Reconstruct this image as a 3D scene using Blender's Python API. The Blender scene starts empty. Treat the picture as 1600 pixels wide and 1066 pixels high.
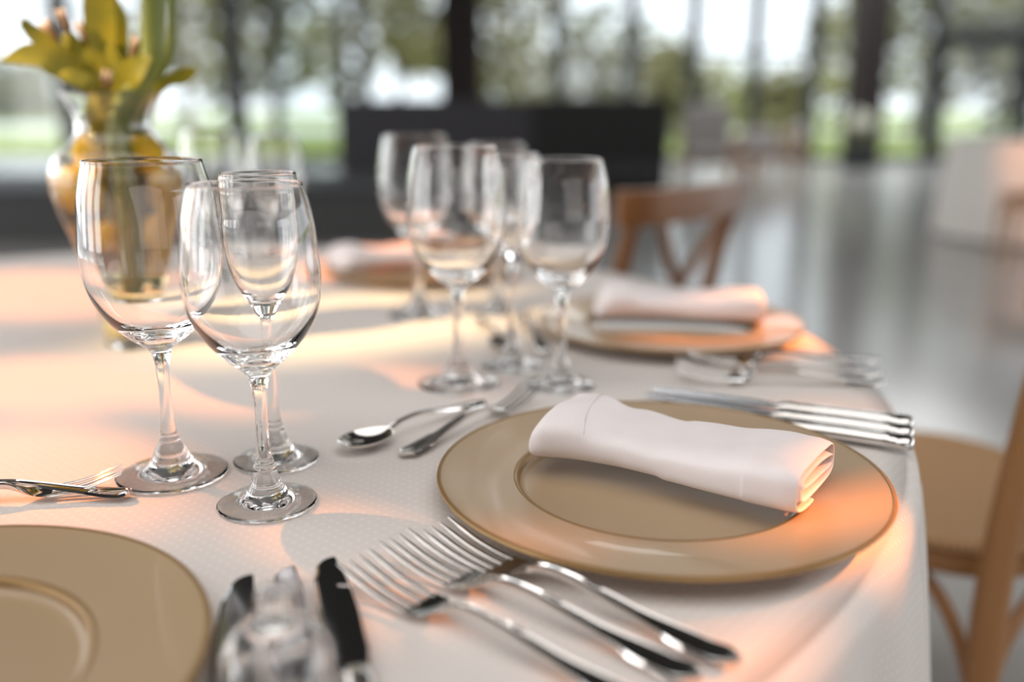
import bpy, math, random
from mathutils import Vector, Matrix, noise
S = bpy.context.scene
COL = S.collection
random.seed(7)
R = math.radians
PI = math.pi

# ------------------------------------------------------------ camera, world, lamps, exposure
TZ = 0.75                      # height of the near table top
CAMH = 0.275                   # camera above the table top
PITCH = R(14.3)
FPX = 1450.0
cam_d = bpy.data.cameras.new('camera')
cam = bpy.data.objects.new('camera', cam_d); COL.objects.link(cam); S.camera = cam
cam.location = (0, 0, TZ + CAMH)
cam.rotation_euler = (PI / 2 - PITCH, 0, 0)
cam_d.sensor_width = 36.0
cam_d.lens = 36.0 * FPX / 1600.0
cam_d.clip_start = 0.02; cam_d.clip_end = 400
cam_d.dof.use_dof = True
cam_d.dof.focus_distance = 0.655
cam_d.dof.aperture_fstop = 1.65
cam_d.dof.aperture_blades = 0

S.view_settings.view_transform = 'Standard'
S.view_settings.look = 'None'
S.view_settings.gamma = 1
S.view_settings.use_curve_mapping = False
S.view_settings.exposure = 0.0
S.cycles.max_bounces = 24; S.cycles.transmission_bounces = 24; S.cycles.glossy_bounces = 8; S.cycles.diffuse_bounces = 4

w = bpy.data.worlds.new('overcast_sky'); S.world = w; w.use_nodes = True
wn, wl = w.node_tree.nodes, w.node_tree.links
bg = wn['Background']; bg.inputs['Strength'].default_value = 1.0
tc = wn.new('ShaderNodeTexCoord'); sx = wn.new('ShaderNodeSeparateXYZ')
ra = wn.new('ShaderNodeValToRGB')
ra.color_ramp.elements[0].position = 0.0; ra.color_ramp.elements[0].color = (1.75, 1.85, 1.95, 1)
ra.color_ramp.elements[1].position = 0.6; ra.color_ramp.elements[1].color = (2.3, 2.45, 2.65, 1)
wl.new(tc.outputs['Generated'], sx.inputs[0]); wl.new(sx.outputs['Z'], ra.inputs[0]); wl.new(ra.outputs[0], bg.inputs[0])

def light(name, kind, loc, energy, color=(1, 1, 1), target=None, **kw):
    d = bpy.data.lights.new(name, kind); d.energy = energy; d.color = color
    for k, v in kw.items(): setattr(d, k, v)
    o = bpy.data.objects.new(name, d); COL.objects.link(o); o.location = loc
    if target is not None:
        o.rotation_euler = (Vector(target) - Vector(loc)).to_track_quat('-Z', 'Y').to_euler()
    return o

# tall left glazing, plus added fill lamps overhead, behind, right and in the hall
light('overhead_fill', 'AREA', (-1.0, -0.8, 4.5), 215, (1.0, 0.97, 0.95), (-1.0, -0.8, 0), shape='RECTANGLE', size=8.0, size_y=4.5)  # added overhead fill for the table; the ceiling has no opening
for k in range(5):
    light('left_window_daylight', 'AREA', (-9.0, -3.2 + 2.9 * k, 2.3), 82, (1.0, 0.96, 0.93), (-0.3, -3.2 + 2.9 * k, 1.6), shape='RECTANGLE', size=1.9, size_y=4.0)
light('rear_fill', 'AREA', (2.2, -6.0, 2.3), 85, (1.0, 0.95, 0.92), (0, 1.0, 1.0), shape='RECTANGLE', size=8.0, size_y=2.8)  # added fill from behind the camera, no window built there
light('right_fill', 'AREA', (10.5, 2.0, 2.3), 115, (1.0, 0.98, 0.96), (0.3, 1.5, 1.2), shape='RECTANGLE', size=9.0, size_y=3.6)  # added lamp giving the metal highlights on its right sides
light('hall_fill', 'AREA', (3.5, 15.2, 4.5), 460, (0.97, 0.99, 1.0), (3.5, 15.2, 0), shape='RECTANGLE', size=9.0, size_y=3.6)  # added lamp under the ceiling that brightens the far floor
# narrow warm spots, added to imitate orange sun patches on the tables
for k, (px_, py_, wd_, en_, sd_) in enumerate(((60, 455, .36, 420, 0), (60, 600, .18, 480, 0), (330, 608, .14, 440, 0), (70, 740, .19, 480, 0), (1345, 790, .055, 1500, 1),
                                          (1180, 510, .15, 900, 1), (600, 425, .26, 620, 0), (1130, 1050, .075, 520, 1), (640, 590, .10, 380, 0), (525, 838, .065, 520, 0), (660, 925, .045, 420, 1), (1230, 650, .08, 260, 1))):
    u_ = (px_ - 800) / FPX; v_ = (py_ - 533) / FPX
    h_ = .018 if k in (4, 5) else 0; t_ = (CAMH - h_) / (math.sin(PITCH) + math.cos(PITCH) * v_); p_ = Vector((u_ * t_, (math.cos(PITCH) - math.sin(PITCH) * v_) * t_, TZ + h_))
    L_ = Vector((-3.9 + .12 * (k % 4), 3.2 + .12 * (k % 3), 3.9)) if sd_ == 0 else Vector((4.4 - .1 * (k % 3), 2.4, 3.2))
    light('warm_fill_spot', 'SPOT', L_, en_ * 3.6, (1.0, 0.30, 0.06), p_, spot_size=2 * math.atan(wd_ / 2 / (L_ - p_).length) * 1.15, spot_blend=.75, shadow_soft_size=.03)
light('warm_fill_spot', 'SPOT', (-3.2, -.6, 3.4), 1900, (1.0, .68, .32), (-.44, 1.05, .95), spot_size=.10, spot_blend=.8, shadow_soft_size=.05)  # added spot that warms the vase and bouquet
light('warm_fill_spot', 'SPOT', (1.2, 6.5, 4.3), 900, (1.0, 0.42, 0.2), (3.9, 6.6, .4), spot_size=.22, spot_blend=1.0, shadow_soft_size=.05)

# ------------------------------------------------------------ pixel ray -> point at height h over the table top
def at(px, py, h=0.0):
    u = (px - 800) / FPX; v = (py - 533) / FPX
    F = math.cos(PITCH) - math.sin(PITCH) * v
    D = math.sin(PITCH) + math.cos(PITCH) * v
    t = (CAMH - h) / D
    return Vector((u * t, F * t, TZ + h))

# ------------------------------------------------------------ materials
MATS = {}
def pmat(name, color, rough=0.5, metal=0.0, **kw):
    m = bpy.data.materials.new(name); m.use_nodes = True
    b = m.node_tree.nodes['Principled BSDF']
    b.inputs['Base Color'].default_value = (*color, 1)
    b.inputs['Roughness'].default_value = rough
    b.inputs['Metallic'].default_value = metal
    for k, v in kw.items(): b.inputs[k.replace('_', ' ')].default_value = v
    MATS[name] = m
    return m
def NN(m, t): return m.node_tree.nodes.new(t)
def LK(m, a, b): m.node_tree.links.new(a, b)
def BS(m): return m.node_tree.nodes['Principled BSDF']
def noise_color(m, c1, c2, scale=5, detail=3, coord='Object', stretch=(1, 1, 1), bump=0.0, bscale=None):
    t = NN(m, 'ShaderNodeTexCoord'); mp = NN(m, 'ShaderNodeMapping'); n = NN(m, 'ShaderNodeTexNoise'); r = NN(m, 'ShaderNodeValToRGB')
    mp.inputs['Scale'].default_value = stretch
    n.inputs['Scale'].default_value = scale; n.inputs['Detail'].default_value = detail
    r.color_ramp.elements[0].color = (*c1, 1); r.color_ramp.elements[1].color = (*c2, 1)
    r.color_ramp.elements[0].position = 0.3; r.color_ramp.elements[1].position = 0.7
    LK(m, t.outputs[coord], mp.inputs[0]); LK(m, mp.outputs[0], n.inputs[0]); LK(m, n.outputs[0], r.inputs[0]); LK(m, r.outputs[0], BS(m).inputs['Base Color'])
    if bump:
        b = NN(m, 'ShaderNodeBump'); b.inputs['Strength'].default_value = bump; b.inputs['Distance'].default_value = 0.002
        if bscale:
            n2 = NN(m, 'ShaderNodeTexNoise'); n2.inputs['Scale'].default_value = bscale; LK(m, mp.outputs[0], n2.inputs[0]); LK(m, n2.outputs[0], b.inputs['Height'])
        else: LK(m, n.outputs[0], b.inputs['Height'])
        LK(m, b.outputs[0], BS(m).inputs['Normal'])
    return m

def glass_mat(name, color, ior):
    m = pmat(name, color, 0.0); b = BS(m)
    b.inputs['Transmission Weight'].default_value = 1.0; b.inputs['IOR'].default_value = ior
    return m
glass = glass_mat('clear_glass', (1, 0.995, 0.99), 1.48)
water = glass_mat('water', (1.0, 0.88, 0.45), 1.33)
steel = pmat('polished_steel', (0.76, 0.73, 0.70), 0.08, 1.0)
steel2 = pmat('blade_steel', (0.55, 0.54, 0.56), 0.10, 1.0)

# tablecloth: woven damask with a small dot pattern
def cloth_mat(name, base, dots=True):
    m = pmat(name, base, 0.85); b = BS(m)
    b.inputs['Sheen Weight'].default_value = 0.15
    t = NN(m, 'ShaderNodeTexCoord'); u = NN(m, 'ShaderNodeUVMap')
    vor = NN(m, 'ShaderNodeTexVoronoi'); vor.voronoi_dimensions = '2D'; vor.inputs['Randomness'].default_value = 0.0; vor.inputs['Scale'].default_value = 135
    mp = NN(m, 'ShaderNodeMapping'); mp.inputs['Rotation'].default_value = (0, 0, R(40))
    LK(m, u.outputs[0], mp.inputs[0]); LK(m, mp.outputs[0], vor.inputs['Vector'])
    mr = NN(m, 'ShaderNodeMapRange'); mr.inputs['From Min'].default_value = 0.16; mr.inputs['From Max'].default_value = 0.24; mr.inputs['To Min'].default_value = 1; mr.inputs['To Max'].default_value = 0
    LK(m, vor.outputs['Distance'], mr.inputs['Value'])
    mx = NN(m, 'ShaderNodeMix'); mx.data_type = 'RGBA'
    mx.inputs[6].default_value = (*base, 1); mx.inputs[7].default_value = (min(1, base[0] * 1.08), min(1, base[1] * 1.09), min(1, base[2] * 1.10), 1)
    LK(m, mr.outputs[0], mx.inputs[0]); LK(m, mx.outputs[2], b.inputs['Base Color'])
    n = NN(m, 'ShaderNodeTexNoise'); n.inputs['Scale'].default_value = 900; LK(m, u.outputs[0], n.inputs[0])
    ad = NN(m, 'ShaderNodeMath'); ad.operation = 'MULTIPLY_ADD'; ad.inputs[1].default_value = 0.8
    LK(m, mr.outputs[0], ad.inputs[0]); LK(m, n.outputs[0], ad.inputs[2])
    bp = NN(m, 'ShaderNodeBump'); bp.inputs['Strength'].default_value = 0.22; bp.inputs['Distance'].default_value = 0.0004
    LK(m, ad.outputs[0], bp.inputs['Height']); LK(m, bp.outputs[0], b.inputs['Normal'])
    return m
cloth = cloth_mat('damask_cloth', (0.72, 0.665, 0.625))
napk = noise_color(pmat('napkin_cotton', (0.8, 0.76, 0.76), 0.9), (0.82, 0.76, 0.755), (0.86, 0.80, 0.795), 30, bump=0.15, bscale=1500)
napk_hem = pmat('napkin_stitching', (0.68, 0.61, 0.60), 0.9)
charger_m = noise_color(pmat('champagne_glaze', (0.4, 0.3, 0.2), 0.38), (0.405, 0.290, 0.175), (0.43, 0.31, 0.19), 6)
BS(charger_m).inputs['Coat Weight'].default_value = 0.25
BS(charger_m).inputs['Coat Roughness'].default_value = 0.06
charger_edge = pmat('gold_rim_edge', (0.34, 0.21, 0.085), 0.35, 0.4)

def wood_mat(name, c1, c2, rough=0.38):
    return noise_color(pmat(name, c1, rough), c1, c2, 14, 5, stretch=(1, 1, 0.12), bump=0.1)
wood_near = wood_mat('honey_oak', (0.30, 0.135, 0.045), (0.40, 0.195, 0.07))
wood_mid = wood_mat('walnut_brown', (0.17, 0.062, 0.014), (0.23, 0.09, 0.02))
wood_far = wood_mat('chestnut_wood', (0.33, 0.16, 0.06), (0.42, 0.21, 0.08))
cane = pmat('woven_cane', (0.5, 0.3, 0.15), 0.6)
t_ = NN(cane, 'ShaderNodeTexCoord'); w1 = NN(cane, 'ShaderNodeTexWave'); w1.inputs['Scale'].default_value = 55; w1.inputs['Distortion'].default_value = 0.4
r_ = NN(cane, 'ShaderNodeValToRGB'); r_.color_ramp.elements[0].color = (0.40, 0.215, 0.095, 1); r_.color_ramp.elements[1].color = (0.60, 0.37, 0.19, 1)
LK(cane, t_.outputs['Object'], w1.inputs[0]); LK(cane, w1.outputs[0], r_.inputs[0]); LK(cane, r_.outputs[0], BS(cane).inputs['Base Color'])
b_ = NN(cane, 'ShaderNodeBump'); b_.inputs['Strength'].default_value = 0.5; b_.inputs['Distance'].default_value = 0.002; LK(cane, w1.outputs[0], b_.inputs['Height']); LK(cane, b_.outputs[0], BS(cane).inputs['Normal'])

floor_m = noise_color(pmat('polished_concrete', (0.3, 0.3, 0.29), 0.16), (0.44, 0.43, 0.41), (0.53, 0.52, 0.50), 1.3, 6)
ceil_m = pmat('dark_ceiling', (0.035, 0.033, 0.032), 0.8)
frame_m = pmat('black_window_steel', (0.03, 0.033, 0.035), 0.35)
column_m = pmat('dark_brown_column', (0.022, 0.014, 0.012), 0.7)
wall_m = pmat('dark_plaster', (0.08, 0.08, 0.082), 0.8)
charcoal = pmat('charcoal_panel', (0.040, 0.037, 0.044), 0.5)
black = pmat('black_panel', (0.003, 0.003, 0.003), 0.5)
grey_p = pmat('grey_panel', (0.035, 0.035, 0.038), 0.5)
stage_m = pmat('stage_skirt', (0.058, 0.058, 0.058), 0.7)
lawn_m = noise_color(pmat('lawn', (0.2, 0.3, 0.05), 0.9), (0.20, 0.26, 0.045), (0.30, 0.34, 0.07), 0.35, 5)
path_m = pmat('pale_gravel', (0.62, 0.62, 0.58), 0.9)
bark = pmat('bark', (0.10, 0.075, 0.05), 0.9)
leaves = [noise_color(pmat('leaves_%s' % n, a, 0.7), a, b, 1.0, 3) for n, a, b in (
    ('olive', (0.16, 0.15, 0.06), (0.29, 0.26, 0.10)), ('dark', (0.15, 0.15, 0.085), (0.24, 0.235, 0.13)), ('fresh', (0.19, 0.20, 0.045), (0.32, 0.31, 0.075)))]
cushion = pmat('pale_cushion', (0.5, 0.47, 0.45), 0.9)
pot_m = pmat('black_pot', (0.012, 0.02, 0.017), 0.4)
petal = pmat('white_petals', (0.62, 0.62, 0.52), 0.8)
frond_m = noise_color(pmat('frond_green', (0.3, 0.3, 0.02), 0.45), (0.13, 0.145, 0.006), (0.36, 0.28, 0.008), 14, 4)
BS(frond_m).inputs['Subsurface Weight'].default_value = 0.0
amber_m = noise_color(pmat('amber_leaf', (0.7, 0.35, 0.02), 0.5), (0.66, 0.38, 0.008), (0.90, 0.56, 0.015), 18, 3)
stem_m = noise_color(pmat('stem_green', (0.12, 0.17, 0.03), 0.45), (0.10, 0.14, 0.02), (0.19, 0.22, 0.04), 18, 4, stretch=(1, 1, .1))
lemon_m = noise_color(pmat('lemon_peel', (0.8, 0.5, 0.03), 0.45), (0.93, 0.55, 0.008), (0.95, 0.65, 0.02), 30, 2, bump=0.2, bscale=200)
bud_m = pmat('bud_bronze', (0.22, 0.12, 0.05), 0.4)
flower_m = pmat('pink_white_petal', (0.8, 0.62, 0.52), 0.6)
pane_m = bpy.data.materials.new('window_glass'); pane_m.use_nodes = True
pn = pane_m.node_tree.nodes; pn.remove(pn['Principled BSDF'])
tr = pn.new('ShaderNodeBsdfTransparent'); tr.inputs[0].default_value = (0.94, 0.96, 0.96, 1); gl = pn.new('ShaderNodeBsdfGlossy'); gl.inputs['Roughness'].default_value = 0.0
fr = pn.new('ShaderNodeFresnel'); fr.inputs[0].default_value = 1.45; mxs = pn.new('ShaderNodeMixShader')
LK(pane_m, fr.outputs[0], mxs.inputs[0]); LK(pane_m, tr.outputs[0], mxs.inputs[1]); LK(pane_m, gl.outputs[0], mxs.inputs[2]); LK(pane_m, mxs.outputs[0], pn['Material Output'].inputs[0])

# ------------------------------------------------------------ mesh builder
class MB:
    def __init__(s): s.v = []; s.f = []; s.uv = None
    def add(s, vs, fs):
        o = len(s.v); s.v += [tuple(p) for p in vs]; s.f += [tuple(i + o for i in f) for f in fs]; return s
    def box(s, c, d, rz=0.0, bev=0.0):
        x, y, z = d[0] / 2, d[1] / 2, d[2] / 2
        cr, sr = math.cos(rz), math.sin(rz)
        if bev <= 0:
            P = [(-x, -y, -z), (x, -y, -z), (x, y, -z), (-x, y, -z), (-x, -y, z), (x, -y, z), (x, y, z), (-x, y, z)]
            Fc = [(0, 3, 2, 1), (4, 5, 6, 7), (0, 1, 5, 4), (1, 2, 6, 5), (2, 3, 7, 6), (3, 0, 4, 7)]
        else:
            b = min(bev, x * .9, y * .9, z * .9)
            P = []
            for zz, k in ((-z, b), (-z + b, 0), (z - b, 0), (z, b)):
                X, Y = x - k, y - k
                for (a, e) in ((-X + b, -Y), (X - b, -Y), (X, -Y + b), (X, Y - b), (X - b, Y), (-X + b, Y), (-X, Y - b), (-X, -Y + b)): P.append((a, e, zz))
            Fc = [tuple(range(7, -1, -1)), tuple(range(24, 32))]
            for r in range(3):
                for i in range(8): Fc.append((r * 8 + i, r * 8 + (i + 1) % 8, r * 8 + 8 + (i + 1) % 8, r * 8 + 8 + i))
        return s.add([(c[0] + p[0] * cr - p[1] * sr, c[1] + p[0] * sr + p[1] * cr, c[2] + p[2]) for p in P], Fc)
    def lathe(s, prof, n=48, c=(0, 0, 0), cap0=True, cap1=True):
        # closed or open profile (r, z); r==0 becomes a pole
        rings = []; vs = []
        for r, z in prof:
            if r < 1e-7: rings.append([len(vs)]); vs.append((c[0], c[1], c[2] + z))
            else:
                rings.append(list(range(len(vs), len(vs) + n)))
                vs += [(c[0] + r * math.cos(2 * PI * i / n), c[1] + r * math.sin(2 * PI * i / n), c[2] + z) for i in range(n)]
        fs = []
        for a, b in zip(rings, rings[1:]):
            if len(a) == 1 and len(b) == 1: continue
            for i in range(n):
                j = (i + 1) % n
                if len(a) == 1: fs.append((a[0], b[j], b[i]))
                elif len(b) == 1: fs.append((a[i], a[j], b[0]))
                else: fs.append((a[i], a[j], b[j], b[i]))
        return s.add(vs, fs)
    def sweep(s, pts, secs, up=(0, 0, 1), cap=True, closed=False):
        # pts: path; secs: for each point a list of (a,b) offsets in (side, up) frame
        P = [Vector(p) for p in pts]; N = len(P); m = len(secs[0]); vs = []
        for i, p in enumerate(P):
            if closed: t = P[(i + 1) % N] - P[i - 1]
            else: t = P[min(i + 1, N - 1)] - P[max(i - 1, 0)]
            t.normalize(); U = Vector(up); side = t.cross(U)
            if side.length < 1e-4: side = t.cross(Vector((0, 1, 0)))
            side.normalize(); U = side.cross(t).normalized()
            for a, b in secs[i]: vs.append(p + side * a + U * b)
        fs = []
        for i in range(N if closed else N - 1):
            k = (i + 1) % N
            for j in range(m): fs.append((i * m + j, k * m + j, k * m + (j + 1) % m, i * m + (j + 1) % m))
        if cap and not closed: fs.append(tuple(range(m))); fs.append(tuple(range((N - 1) * m + m - 1, (N - 1) * m - 1, -1)))
        return s.add(vs, fs)
    def tube(s, pts, rad, n=12, up=(0, 0, 1), flat=1.0, closed=False):
        rr = rad if isinstance(rad, (list, tuple)) else [rad] * len(pts)
        return s.sweep(pts, [[(r * math.cos(2 * PI * j / n), r * flat * math.sin(2 * PI * j / n)) for j in range(n)] for r in rr], up, closed=closed)
    def ball(s, c, r, sc=(1, 1, 1), n=12, M=None):
        pr = [(r * math.sin(PI * k / n), -r * math.cos(PI * k / n)) for k in range(n + 1)]; pr[0] = (0, -r); pr[-1] = (0, r)
        t = MB().lathe(pr, n * 2)
        vs = [Vector((x * sc[0], y * sc[1], z * sc[2])) for x, y, z in t.v]
        if M is not None: vs = [M @ q for q in vs]
        return s.add([(q[0] + c[0], q[1] + c[1], q[2] + c[2]) for q in vs], t.f)
    def build(s, name, mat, parent=None, smooth=True, sub=0, auto=40):
        me = bpy.data.meshes.new(name); me.from_pydata(s.v, [], s.f); me.validate()
        import bmesh
        bm = bmesh.new(); bm.from_mesh(me); bmesh.ops.recalc_face_normals(bm, faces=bm.faces)
        for f in bm.faces: f.smooth = smooth
        if smooth and auto:
            for e in bm.edges:
                if len(e.link_faces) == 2 and e.calc_face_angle(0) > R(auto): e.smooth = False
        bm.to_mesh(me); bm.free()
        me.materials.append(mat)
        o = bpy.data.objects.new(name, me); COL.objects.link(o)
        if parent: o.parent = parent
        if sub:
            md = o.modifiers.new('subdivision', 'SUBSURF'); md.levels = sub; md.render_levels = sub
        return o
def smooth_path(pts, n):
    P = [Vector(p) for p in pts]; out = []
    for i in range(len(P) - 1):
        a = P[max(i - 1, 0)]; b = P[i]; c = P[i + 1]; d = P[min(i + 2, len(P) - 1)]
        for k in range(n):
            t = k / n
            out.append(0.5 * ((2 * b) + (c - a) * t + (2 * a - 5 * b + 4 * c - d) * t * t + (3 * b - a - 3 * c + d) * t ** 3))
    out.append(P[-1]); return out
def lerp_tab(tab, x):
    for (a, *va), (b, *vb) in zip(tab, tab[1:]):
        if x <= b:
            t = (x - a) / (b - a); t = t * t * (3 - 2 * t)
            return [p + (q - p) * t for p, q in zip(va, vb)]
    return list(tab[-1][1:])

def cr_tab(tab, x):
    # Catmull-Rom through (x, value) pairs
    for i in range(len(tab) - 1):
        if x <= tab[i + 1][0] or i == len(tab) - 2:
            x0, y0 = tab[i]; x1, y1 = tab[i + 1]; xm, ym = tab[max(i - 1, 0)]; xp, yp = tab[min(i + 2, len(tab) - 1)]
            m0 = (y1 - ym) / max(x1 - xm, 1e-6) * (x1 - x0); m1 = (yp - y0) / max(xp - x0, 1e-6) * (x1 - x0)
            t = min(max((x - x0) / (x1 - x0), 0), 1)
            return (2 * t ** 3 - 3 * t * t + 1) * y0 + (t ** 3 - 2 * t * t + t) * m0 + (-2 * t ** 3 + 3 * t * t) * y1 + (t ** 3 - t * t) * m1
def tag(o, label, cat, group=None, kind=None):
    o['label'] = label; o['category'] = cat
    if group: o['group'] = group
    if kind: o['kind'] = kind
    return o
def thing(name, loc, rz=0.0, rx=0.0, ry=0.0):
    o = bpy.data.objects.new(name, None); COL.objects.link(o); o.location = loc; o.rotation_euler = (rx, ry, rz); o.empty_display_size = 0.02
    return o
def struct(o): o['kind'] = 'structure'; return o
def dup(o, parent=None):
    c = o.copy(); COL.objects.link(c)
    if parent: c.parent = parent
    for ch in list(o.children): dup(ch, c)
    return c
def place(proto, used, loc, rz, label, group=None, sc=None):
    o = proto if not used.get(proto.name) else dup(proto)
    used[proto.name] = True
    o.location = loc; o.rotation_euler = (o.rotation_euler[0], o.rotation_euler[1], rz)
    o['label'] = label
    if group: o['group'] = group
    return o
USED = {}

# ============================================================ THE SETTING
fl = struct(MB().box((2, 5, -0.1), (40, 30, 0.2)).build('floor', floor_m, smooth=False))
ce = struct(MB().box((2, 6.5, 4.7), (30, 27, 0.2)).build('ceiling', ceil_m, smooth=False))
struct(MB().box((2, -6.9, 2.3), (30, 0.2, 4.6)).build('wall_rear', wall_m, smooth=False))

WY = 18.0; KX = WY / 1.032 / FPX          # far right glazing plane
LY = 12.0; KL = LY / 1.032 / FPX          # nearer left glazing plane
def X18(px): return (px - 800) * KX
def X12(px): return (px - 800) * KL
win_n = [0]
def window(x0, x1, y, z0, z1, rails=(), muls=()):
    win_n[0] += 1
    m = MB(); t = 0.10
    m.box(((x0 + x1) / 2, y, z0 + t / 2), (x1 - x0, 0.12, t)); m.box(((x0 + x1) / 2, y, z1 - t / 2), (x1 - x0, 0.12, t))
    m.box((x0 + 0.06, y, (z0 + z1) / 2), (0.12, 0.12, z1 - z0 - 2 * t)); m.box((x1 - 0.06, y, (z0 + z1) / 2), (0.12, 0.12, z1 - z0 - 2 * t))
    for r in rails: m.box(((x0 + x1) / 2, y, r), (x1 - x0 - 0.24, 0.08, 0.07))
    for q in muls: m.box((q, y, (z0 + z1) / 2), (0.07, 0.08, z1 - z0 - 2 * t))
    f = struct(m.build('window_%d' % win_n[0], frame_m, smooth=False))
    p = MB().box(((x0 + x1) / 2, y + 0.02, (z0 + z1) / 2), (x1 - x0 - 0.24, 0.008, z1 - z0 - 2 * t)).build('pane', pane_m, f, smooth=False)
    return f
ltab = [-14.0, -11.2, -8.9, X12(120) - 2.3, X12(120) - 0.1, X12(370), X12(545)]
for a, b in zip(ltab, ltab[1:]): window(a, b, LY, 0.0, 4.6, rails=(2.15,))
rt = [X18(430), X18(570), X18(700), X18(870), X18(985), X18(1080), X18(1175), X18(1265), X18(1345)]
for a, b in zip(rt, rt[1:]): window(a, b, WY, 0.0, 4.6, rails=(1.95,) if a > 1 else (2.7,))
window(X18(1345), X18(1455), WY, 0.0, 4.6, rails=(2.2,))
window(X18(1600), X18(1760), WY, 0.0, 4.6, rails=(2.2,))
window(X18(1455), X18(1600), WY, 2.25, 4.6)
# glazed door
dr = MB(); dx0, dx1 = X18(1455), X18(1600)
dr.box(((dx0 + dx1) / 2, WY, 2.17), (dx1 - dx0, 0.16, 0.16)); dr.box((dx0 + 0.11, WY, 1.045), (0.22, 0.16, 2.09)); dr.box((dx1 - 0.11, WY, 1.045), (0.22, 0.16, 2.09)); dr.box(((dx0 + dx1) / 2, WY, 0.08), (dx1 - dx0 - 0.44, 0.10, 0.16))
dro = struct(dr.build('door_1', black, smooth=False))
MB().box(((dx0 + dx1) / 2, WY, 1.12), (dx1 - dx0 - 0.44, 0.01, 1.9)).build('pane', pane_m, dro, smooth=False)
MB().tube([(dx0 + 0.2, WY - 0.14, 0.9), (dx0 + 0.2, WY - 0.14, 1.3)], 0.015).build('handle', steel, dro)
# columns
struct(MB().box((-0.72, 14.0, 2.3), (0.58, 0.5, 4.6), bev=0.01).build('trim_1', column_m, smooth=False))
struct(MB().box((X18(1350) * 16 / 18, 16.0, 2.3), (0.52, 0.5, 4.6), bev=0.01).build('trim_2', column_m, smooth=False))

# grounds outside
struct(MB().box((0, 85, -0.35), (260, 130, 0.2)).build('lawn', lawn_m, smooth=False))
struct(MB().box((0, 20.05, -0.24), (60, 0.1, 0.02)).build('trim_3', path_m, smooth=False))
struct(MB().box((-30, 52, -0.24), (52, 14, 0.03)).build('pale_path', path_m, smooth=False))
struct(MB().box((20, 46, -0.24), (26, 5, 0.03)).build('gravel_path', path_m, smooth=False))

def tree(label, x, y, h, r, mat, seed, zc=0.5, n=520, leaf=0.42):
    random.seed(seed)
    root = thing('tree', (x, y, -0.25)); tag(root, label, 'tree', 'trees outside the glazing')
    tr_ = MB().tube(smooth_path([(0, 0, 0), (0.1, 0, h * .25), (-0.1, 0.1, h * .5), (0.1, 0, h * .75)], 3), [0.05 * h * (1 - .07 * i) * 0.5 for i in range(10)], 8)
    for k in range(5):
        a = k * 1.3 + seed; tr_.tube([(0, 0, h * (.3 + .08 * k)), (math.cos(a) * r * .6, math.sin(a) * r * .6, h * (.5 + .08 * k))], [0.018 * h * .5, 0.006 * h], 6)
    tr_.build('trunk', bark, root)
    m = MB(); lobes = [(random.uniform(-.55, .55) * r, random.uniform(-.55, .55) * r, h * random.uniform(zc - .28, .82), r * random.uniform(.38, .6)) for _ in range(11)]
    for i in range(n):
        lx, ly, lz, lr = random.choice(lobes)
        d = Vector((random.gauss(0, 1), random.gauss(0, 1), random.gauss(0, .85))).normalized() * lr * random.uniform(.55, 1.0)
        c = Vector((lx, ly, max(lz, .25))) + d
        if c.z < 0.15: c.z = random.uniform(.15, .9)
        a = Vector((random.gauss(0, 1), random.gauss(0, 1), random.gauss(0, 1))).normalized() * leaf * random.uniform(.6, 1.3)
        b = a.orthogonal().normalized() * leaf * random.uniform(.35, .7)
        m.add([c - a, c + b, c + a, c - b], [(0, 1, 2, 3)])
    m.build('foliage', mat, root, smooth=False)
TX = lambda px, y: (px - 800) / FPX * y / 1.032
for i, (px, y, h, r, mt, zc, n, lf, lb) in enumerate([
    (-120, 70, 5.0, 5.0, 1, .4, 500, .6, 'low grey-green tree far left beyond the pale path'),
    (60, 78, 4.4, 6.0, 1, .4, 500, .6, 'low grey-green tree beyond the path behind the vase'),
    (290, 34, 9.5, 2.6, 0, .5, 620, .34, 'tall open olive tree just right of the vase in the window'),
    (430, 40, 10, 4.2, 1, .5, 800, .42, 'tall grey-olive tree between the first two window bars'),
    (620, 30, 8.5, 2.6, 0, .5, 620, .36, 'leafy tree in the window left of the thick brown column'),
    (800, 33, 7.0, 2.5, 0, .42, 520, .36, 'tree in the window right of the thick brown column'),
    (930, 44, 5.5, 4.0, 1, .4, 560, .45, 'olive tree above the black counter'),
    (1075, 36, 3.6, 2.2, 0, .45, 560, .34, 'round bush behind the pale lounge chair'),
    (1225, 34, 2.7, 1.6, 0, .45, 520, .3, 'low round bush above the white flowers'),
    (1155, 60, 2.8, 4.5, 2, .45, 400, .5, 'wide low hedge tree far off between the right mullions'),
    (1300, 50, 6.5, 2.1, 0, .6, 320, .4, 'slim tree touching the left side of the right column'),
    (1430, 37, 9.0, 4.2, 2, .55, 1100, .42, 'full bright green tree right of the right column'),
    (1560, 34, 8.5, 4.0, 0, .5, 1100, .42, 'dense green tree seen through the glazed door'),
    (1720, 34, 8.5, 4.0, 0, .5, 900, .42, 'dense green tree at the right end of the glazing')]):
    tree(lb, TX(px, y), y, h, r, leaves[mt], 11 + i, zc, n, lf)

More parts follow.
